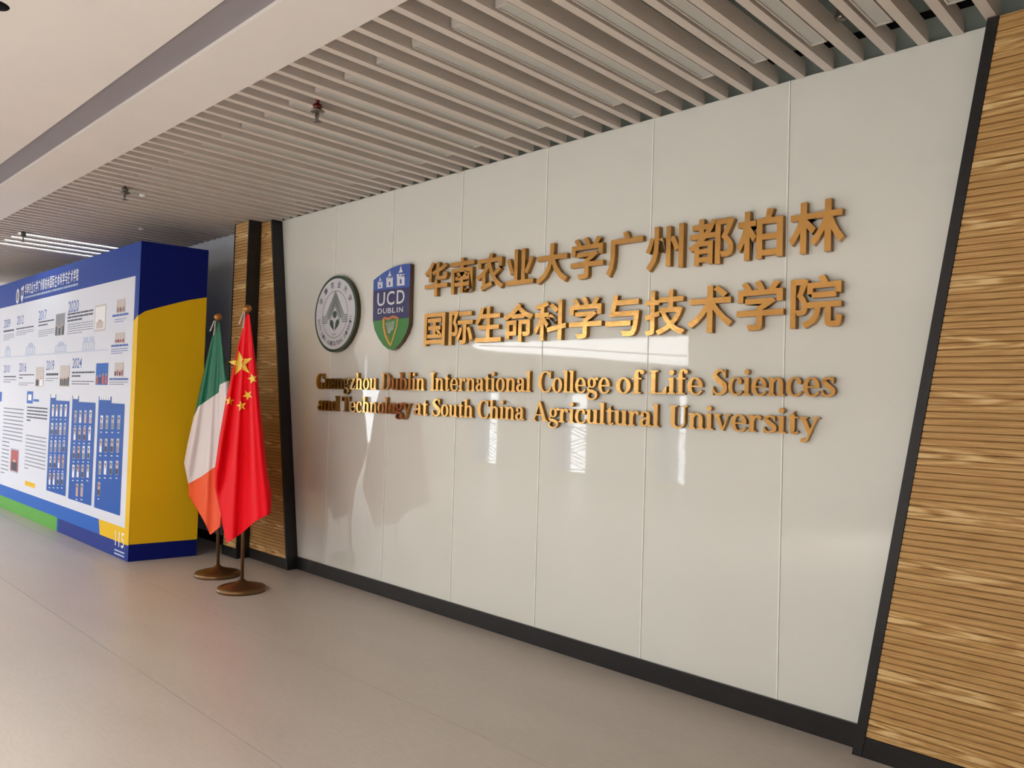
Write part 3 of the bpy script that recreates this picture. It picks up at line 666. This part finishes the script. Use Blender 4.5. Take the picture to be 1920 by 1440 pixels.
# header logo and title
hd = MB(); a = c1(162, 362); hd.ellipse(a[0], a[1], .075, .105, L2, WHITE); hd.ellipse(a[0], a[1], .05, .07, L3, GREYP)
a = c1(203, 345); hd.flat([(a[0]-.06, a[1]+.09), (a[0]+.06, a[1]+.12), (a[0]+.06, a[1]-.05), (a[0], a[1]-.12), (a[0]-.06, a[1]-.05)], L2, SHW); hd.rect(a[0]-.045, a[0]+.045, a[1]-.02, a[1]+.06, L3, SHN)
ta = F(47, 545); tb = F(148.5, 512)
tt = ROW1+ROW2; w = (tb[0]-ta[0])/len(tt)
zt0 = (ta[1]+tb[1])/2-.075; zt1 = zt0+.15
for i, ch in enumerate(tt): put_text(hd, ('f', ch), ta[0]+w*i+.01, ta[0]+w*(i+1)-.01, zt0, zt1, L2, WHITE)
sa = F(47.5, 561); zsub = (sa[1]+F(147, 529)[1])/2
for i in range(46):
    x = ta[0]+(tb[0]-ta[0])*i/46; hd.rect(x, x+(tb[0]-ta[0])/46*(.55+.3*random.random()), zsub-.015, zsub+.012, L2, PALEB)
part(hd, 'header_lettering', dr)
# years
def quadbox(fn, x0, y0, x1, y1):
    a = fn(x0, (y0+y1)/2); b = fn(x1, (y0+y1)/2); m = (x0+x1)/2
    return a[0], b[0], fn(m, y1)[1], fn(m, y0)[1]
yr = MB()
for s, bx in (('2020', (620, 400, 712, 505)), ('2017', (352, 488, 422, 575)), ('2012', (157, 536, 215, 615)), ('2009', (40, 570, 95, 645)),
              ('2024', (655, 918, 740, 1010)), ('2019', (420, 940, 490, 1028)), ('2016', (176, 962, 240, 1042)), ('2010', (38, 982, 92, 1050))):
    x0, x1, z0, z1 = quadbox(c1, *bx); put_text(yr, ('f', s), x0, x1, z0, z1, L2, INKB)
part(yr, 'year_lettering', dr)
# text blocks as printed lines
tl = MB()
def textblock(fn, x0, y0, x1, y1, rows, mt, frac=.45, last=.6, words=7):
    a, b, z0, z1 = quadbox(fn, x0, y0, x1, y1); h = (z1-z0)/rows
    for r_ in range(rows):
        e = b if r_ < rows-1 else a+(b-a)*last; x = a; zt = z1-h*r_
        while x < e-.005:
            w_ = min(e-x, (b-a)/words*(.5+random.random())); tl.rect(x, x+w_*.93, zt-h*frac, zt, L2, mt); x += w_
textblock(c1, 612, 500, 842, 590, 3, INKD, .5); textblock(c1, 612, 600, 842, 705, 5, INK, .3)
textblock(c1, 350, 580, 490, 640, 2, INKD, .4); textblock(c1, 350, 662, 492, 730, 4, INK, .3)
textblock(c1, 150, 640, 305, 662, 1, INKD, .5, 1); textblock(c1, 150, 670, 305, 715, 3, INK, .3)
textblock(c1, 35, 665, 130, 690, 1, INKD, .6, 1); textblock(c1, 35, 705, 130, 765, 4, INK, .3)
textblock(c1, 650, 1040, 855, 1105, 2, INKD, .45, .4); textblock(c1, 648, 1125, 850, 1172, 2, INKD, .3, .8)
textblock(c1, 420, 1055, 528, 1080, 1, INKD, .8, 1); textblock(c1, 415, 1098, 528, 1140, 2, INK, .3)
textblock(c1, 175, 1065, 310, 1120, 2, INKD, .35, .25); textblock(c1, 172, 1140, 310, 1175, 2, INK, .35)
textblock(c1, 36, 1080, 148, 1096, 1, INKD, .7, 1); textblock(c1, 34, 1110, 148, 1150, 2, INK, .35)
textblock(c1, 1015, 520, 1160, 560, 1, INKB, .5, 1); textblock(c1, 1035, 565, 1140, 605, 2, INKB, .3, .8)
textblock(c1, 1005, 795, 1158, 820, 1, INKB, .8, 1); textblock(c1, 1003, 832, 1156, 890, 3, INKB, .35, .7)
textblock(c1, 988, 1098, 1158, 1120, 1, INKB, .9, 1); textblock(c1, 985, 1132, 1156, 1170, 2, INK, .35, .8)
textblock(c2, 30, 315, 210, 625, 9, INK, .28, 1, 14); textblock(c2, 15, 610, 82, 930, 9, INK, .28, .5, 6)
textblock(c2, 245, 305, 430, 455, 5, INKD, .42, .2, 12); textblock(c2, 228, 565, 415, 905, 10, INK, .26, .2, 14)
part(tl, 'printed_text', dr)
# faint line drawings of buildings, timeline rule, section marks
la = MB()
a = c1(0, 925); b_ = c1(980, 828); zl = (a[1]+b_[1])/2; la.rect(BL+.2, b_[0], zl-.006, zl+.004, L2, PALEB)
def bldg(x0, x1, h, cols, dome):
    la.rect(x0, x1, zl+.012, zl+.025, L2, PALEB)
    for k in range(cols): u = x0+(x1-x0)*(k+.3)/cols; la.rect(u, u+(x1-x0)/cols*.45, zl+.03, zl+.03+h*.5, L2, PALEB)
    la.rect(x0+.02, x1-.02, zl+.03+h*.5, zl+.03+h*.6, L2, PALEB)
    m = (x0+x1)/2; w_ = (x1-x0)*.3
    if dome: la.flat([(m-w_, zl+.03+h*.6), (m+w_, zl+.03+h*.6), (m+w_*.8, zl+.03+h*.85), (m+w_*.3, zl+.03+h), (m-w_*.3, zl+.03+h), (m-w_*.8, zl+.03+h*.85)], L2, PALEB)
    else: la.rect(m-w_*1.3, m-w_*.2, zl+.03+h*.6, zl+.03+h, L2, PALEB); la.rect(m+w_*.2, m+w_*1.3, zl+.03+h*.6, zl+.03+h, L2, PALEB)
for xa, xb, h, c, d in ((740, 858, .13, 5, False), (497, 605, .11, 7, True), (232, 325, .14, 5, True), (45, 102, .13, 3, True)):
    bldg(c1(xa, 820)[0], c1(xb, 820)[0], h, c, d)
a = c2(245, 215); la.rect(a[0], a[0]+.28, a[1]-.08, a[1]+.08, L2, MIDB); la.rect(a[0]+.06, a[0]+.22, a[1]-.04, a[1]+.04, L3, WHITE); la.rect(a[0]+.3, a[0]+.55, a[1]-.05, a[1]-.02, L2, MIDB)
a = c2(228, 985); la.rect(a[0], a[0]+.45, a[1]-.03, a[1]+.03, L2, YEL)
a = c2(0, 210); la.rect(a[0]-.1, a[0]+.12, a[1]-.07, a[1]+.07, L2, MIDB)
part(la, 'line_drawing', dr)
# photographs on the poster
def photo(fn, x0, y0, x1, y1, bg, figs, mt2, frame=None):
    a, b, z0, z1 = quadbox(fn, x0, y0, x1, y1); mb = MB()
    if frame: mb.rect(a-.02, b+.02, z0-.02, z1+.02, L2-.0004, frame)
    mb.rect(a, b, z0, z1, L3, bg)
    w_ = (b-a)/figs
    for k in range(figs):
        cx = a+w_*(k+.5); hh = (z1-z0)*(.42+.14*random.random())
        mb.rect(cx-w_*.36, cx+w_*.36, z0+.01, z0+hh*.78, L4, mt2[k % len(mt2)]); mb.ellipse(cx, z0+hh*.88, w_*.2, hh*.13, L4, SKIN, 10)
    return part(mb, 'photo_print', dr)
photo(c1, 505, 520, 582, 715, GREYP, 5, [DARKP, GREYP]); photo(c1, 862, 455, 950, 660, WHITE, 1, [BEIGEP], BEIGEP)
photo(c1, 1055, 390, 1130, 510, BEIGEP, 3, [GREYP, REDP]); photo(c1, 1040, 690, 1125, 785, BEIGEP, 4, [REDP, DARKP, REDP]); photo(c1, 1035, 960, 1115, 1085, BEIGEP, 4, [DARKP, REDP])
photo(c1, 868, 965, 975, 1160, MIDB, 4, [REDP, DARKP, REDP]); photo(c1, 545, 985, 627, 1175, BEIGEP, 5, [DARKP]); photo(c1, 325, 1000, 395, 1175, BEIGEP, 2, [DARKP, WHITE])
photo(c2, 100, 690, 166, 880, REDP, 1, [DARKP], LILAC)
# portrait boards
def board(tab, main, rows, label, skip=()):
    mb = MB(); (tx0, ty0, tx1, ty1), (x0, y0, x1, y1) = tab, main
    a, b, z0, z1 = quadbox(c2, x0, y0, x1, y1); ta_ = c2(tx0, ty0); tb_ = c2(tx1, ty0)
    mb.flat([(a, z0), (b, z0), (b, z1), (tb_[0], z1), (tb_[0], ta_[1]), (a, ta_[1])], L3, PANELB)
    for k in range(5): u = a+.03+k*(tb_[0]-a-.05)/5; mb.rect(u, u+(tb_[0]-a)/7, z1+.03, z1+.075, L4, WHITE)
    o = part(mb, 'portrait_board', dr, label=label)
    ports = MB()
    for ry, cells in rows:
        for (px_, wd_, ph) in cells:
            q = c2(px_, ry); w_ = .075; h_ = .145
            ports.rect(q[0]-w_/2, q[0]+w_/2, q[1]-h_/2, q[1]+h_/2, L4, random.choice([WHITE, BEIGEP, PALEB, SKIN]))
            ports.rect(q[0]-w_*.42, q[0]+w_*.42, q[1]-h_/2+.005, q[1]-h_*.05, L4-.0008, random.choice([DARKP, DARKP, GREYP, WHITE, SKIN]))
            ports.ellipse(q[0], q[1]+h_*.13, w_*.24, h_*.17, L4-.0012, SKIN, 10); ports.ellipse(q[0], q[1]+h_*.27, w_*.26, h_*.09, L4-.0016, DARKP, 8)
            ports.rect(q[0]-w_*.35, q[0]+w_*.35, q[1]-h_*.78, q[1]-h_*.70, L4, WHITE)
    L = dr.location; ports.v = [(p[0]-L.x, p[1]-L.y, p[2]-L.z) for p in ports.v]; ports.build('portraits', o)
def row(y, *xs): return (y, [(x, 0, 0) for x in xs])
board((455, 188, 510, 245), (438, 245, 612, 1085), [row(335, 482, 517, 555, 597), row(500, 474, 512, 549, 588), row(655, 466, 503, 542, 580), row(800, 459, 497, 535, 572), row(950, 453, 490, 527, 565)], 'blue board of small portraits, left of the three')
board((655, 200, 715, 258), (635, 258, 845, 1165), [row(390, 685, 729, 774, 820), row(545, 678, 722, 765, 812), row(712, 671, 713, 757, 803), row(880, 665, 706, 748, 796), row(1050, 698, 742)], 'blue board of small portraits, middle of the three')
board((890, 205, 1010, 268), (870, 268, 1105, 1250), [row(440, 920, 968, 1020, 1075), row(650, 912, 960, 1014, 1066), row(850, 905, 953, 1004, 1058), row(1040, 895)], 'blue board of small portraits, right of the three')
x0, x1, z0, z1 = quadbox(c4, 1040, 468, 1120, 605); mk = MB(); put_text(mk, ('f', '115'), x0, x1, z0, z1, L2, WHITE)
for k in range(2): mk.rect(x0-.01, x1+.02, z0-.05-k*.035, z0-.035-k*.035, L2, PALEB)
part(mk, 'corner_number', dr)
# side of the display wall
sd = MB(); sx = .0015
def S(px, py): p = at(px, py, 0, (BX+BX2)/2); return (p.y, p.z)
zc_ = [S(px, py) for px, py in ((254, 590), (275, 583), (300, 576), (325, 569.5), (352, 563), (385, 558))]; zc_[0] = (BY, zc_[0][1]); zc_[-1] = (BB, zc_[-1][1])
def flatx(mb, pts, x0, mt):
    def xs(y): return BX+(BX2-BX)*(y-BY)/(BB-BY)+x0
    n = len(pts); a = sum(pts[i][0]*pts[(i+1) % n][1]-pts[(i+1) % n][0]*pts[i][1] for i in range(n))
    if a < 0: pts = pts[::-1]
    mb.add([(xs(y_), y_, z_) for y_, z_ in pts], [tuple(range(n))], mt)
flatx(sd, [(BY, .17), (BB, .17)]+zc_[::-1], sx, YEL)
part(sd, 'side_print', dr)

# ------------------------------------------------------------------ flags on stands
def flag_stand(name, foot, top, label):
    r = empty(name, foot, label, 'flag')
    f = Vector(foot); t = Vector(top); d = (t-f)
    R_ = .205
    part(MB().lathe(f, [(0, 0), (R_, 0), (R_+.004, .012), (R_, .024), (R_*.97, .034), (R_*.8, .046), (R_*.45, .062), (R_*.18, .082), (.02, .10), (0, .10)], BRONZE, 48), 'base', r)
    part(MB().tube([f+Vector((0, 0, .09)), f+d*.5, t], .0145, BRONZEL, 14), 'pole', r)
    c = t+Vector((0, 0, .03))
    part(MB().lathe(c, [(0, -.045), (.012, -.045), (.016, -.03), (.012, -.026)]+[(.036*math.cos(a), .036*math.sin(a)) for a in [math.radians(-70+160*k/10) for k in range(11)]]+[(0, .036)], FINIAL, 20), 'finial', r)
    return r
def cloth(root, yc, rows, bands, apex, nf, amp, stars=()):
    """hanging flag: rows of photo points resampled to the plane y = yc, folds fan out from the apex"""
    ax, az = apex; NU, NV = 36, 7
    def depth(x, z, back=False):
        h = max(0, az-z); th = math.atan2(x-ax, h+.12)
        a = amp*min(1, h/1.3)
        f = a*(math.sin(th*nf)+.35*math.sin(th*nf*2.3+1.3+z*.8))
        return yc-.022-.018*min(1, h/1.0)+f if not back else yc+.018+.006*min(1, h)+f*.5
    def place(px, py, back=False):
        q = at(px, py, 1, yc); y = depth(q.x, q.z, back)
        return at(px, py, 1, y)
    def res(poly, n):
        L = [0]
        for a, b in zip(poly, poly[1:]): L.append(L[-1]+math.hypot(b[0]-a[0], b[1]-a[1]))
        out = []
        for k in range(n+1):
            t = L[-1]*k/n; j = max(i for i in range(len(L)-1) if L[i] <= t+1e-9); u = (t-L[j])/max(L[j+1]-L[j], 1e-9)
            out.append((poly[j][0]+(poly[j+1][0]-poly[j][0])*u, poly[j][1]+(poly[j+1][1]-poly[j][1])*u))
        return out
    RR = [res(r, NU) for r in rows]; grid = []; mats = []
    for i in range(len(RR)-1):
        for k in range(NV): grid.append([(a[0]+(b[0]-a[0])*k/NV, a[1]+(b[1]-a[1])*k/NV) for a, b in zip(RR[i], RR[i+1])]); mats.append(bands[i])
    grid.append(RR[-1]); mb = MB(); V = []; nr = len(grid)
    for back in (False, True):
        for g in grid:
            for i, (px, py) in enumerate(g):
                e = min(i, NU-i)/NU; q = at(px, py, 1, yc); y = depth(q.x, q.z, back)
                if e < .06: m = (depth(q.x, q.z)+depth(q.x, q.z, True))/2; y = y+(m-y)*(1-e/.06)
                V.append(tuple(at(px, py, 1, y)))
    W = NU+1
    for bi, flip in ((0, False), (nr*W, True)):
        for r_ in range(nr-1):
            q = []
            for c in range(NU):
                f = (bi+r_*W+c, bi+(r_+1)*W+c, bi+(r_+1)*W+c+1, bi+r_*W+c+1); q.append(f[::-1] if flip else f)
            for f in q: mb.f.append(f); mb.mi.append(mb.m(mats[r_])); mb.smooth.append(True)
    L = root.location; mb.v = [(a-L.x, b-L.y, c-L.z) for a, b, c in V]
    o = mb.build('flag_cloth', root)
    for (pc, outer, inner, rot) in stars:
        pts = []
        for k in range(10):
            rr_ = outer if k % 2 == 0 else inner; a = math.radians(rot+90+36*k); pts.append((pc[0]+rr_*math.cos(a)*.98, pc[1]-rr_*math.sin(a)))
        P = pts; sv = []; sf = []; K = 4
        for s in range(10):
            a, b = P[s], P[(s+1) % 10]; base = len(sv)
            for i in range(K+1):
                for j in range(i+1):
                    u = i/K; v = j/max(i, 1); ex, ey = a[0]+(b[0]-a[0])*v, a[1]+(b[1]-a[1])*v; px, py = pc[0]+(ex-pc[0])*u, pc[1]+(ey-pc[1])*u
                    q = at(px, py, 1, yc); q = at(px, py, 1, depth(q.x, q.z)-.005); sv.append((q.x-L.x, q.y-L.y, q.z-L.z))
            def ix(i, j): return base+i*(i+1)//2+j
            for i in range(K):
                for j in range(i+1):
                    sf.append((ix(i, j), ix(i+1, j), ix(i+1, j+1)))
                    if j < i: sf.append((ix(i, j), ix(i+1, j+1), ix(i, j+1)))
        st = MB(); st.add(sv, sf, FYEL, True); st.build('star', o)
    return o
f2 = tuple(at(453, 1107, 2, 0)); f2 = (f2[0], f2[1], 0); t2 = at(463.5, 585, 1, f2[1])
r2 = flag_stand('flag_on_stand', f2, t2, 'red flag with five yellow stars on a bronze floor stand, the nearer right-hand flag')
cloth(r2, f2[1], [[(462, 589), (465, 588), (468, 590)], [(447, 645), (462, 648), (476, 650)], [(436, 695), (458, 700), (483, 705)], [(423, 752), (452, 756), (488, 760)], [(411, 820), (450, 824), (495, 828)], [(402, 885), (450, 888), (502, 890)],
      [(403, 915), (430, 935), (465, 928), (508, 922)], [(413, 960), (432, 985), (465, 968), (509, 945)], [(420, 998), (425, 1016), (450, 998), (475, 975), (508, 958)], [(421, 1003), (425, 1018), (452, 1001), (478, 978), (508, 962)]],
      [FRED]*9, (at(464, 575, 1, f2[1]).x, at(464, 575, 1, f2[1]).z), 26, .03,
      [((451, 682), 25, 10, 8), ((473.5, 710), 10.5, 4.3, 15), ((464.5, 741), 10, 4.2, 30), ((430.5, 752), 9.5, 4, -5), ((452.5, 761), 10.5, 4.3, 12)])
f1 = at(408, 1079, 2, 0); f1 = (f1.x, f1.y, 0); t1 = at(408.5, 600, 1, f1[1])
r1 = flag_stand('flag_on_stand', f1, t1, 'green, white and orange flag on a bronze floor stand, partly behind the red flag')
cloth(r1, f1[1]+.012, [[(407, 604), (409, 602), (412, 605)], [(394, 645), (407, 650), (418, 650)], [(380, 705), (400, 705), (424, 700)],
      [(363, 782), (372, 762), (410, 736), (412, 721), (430, 713)], [(352, 830), (375, 815), (410, 800), (430, 790)], [(345, 868), (375, 860), (405, 840), (430, 830)],
      [(353, 907), (378, 893), (402, 876), (428, 862)], [(354, 930), (375, 935), (402, 915), (424, 900)], [(371, 958), (388, 975), (405, 960), (418, 945)], [(384, 980), (394, 1003), (404, 995), (415, 986)]],
      [FGRN]*3+[FWHT]*3+[FORG]*3, (at(409, 590, 1, f1[1]).x, at(409, 590, 1, f1[1]).z), 22, .022)
for r_, t_ in ((r1, t1), (r2, t2)):
    mb = MB(); mb.tube([t_+Vector((-.01, -.03, -.01)), t_+Vector((-.04, -.045, -.09)), t_+Vector((-.05, -.05, -.11))], .007, CORD, 6); mb.tube([t_+Vector((.012, -.03, -.01)), t_+Vector((.03, -.04, -.09)), t_+Vector((.034, -.05, -.15))], .006, CORD, 6)
    part(mb, 'tie_cord', r_)
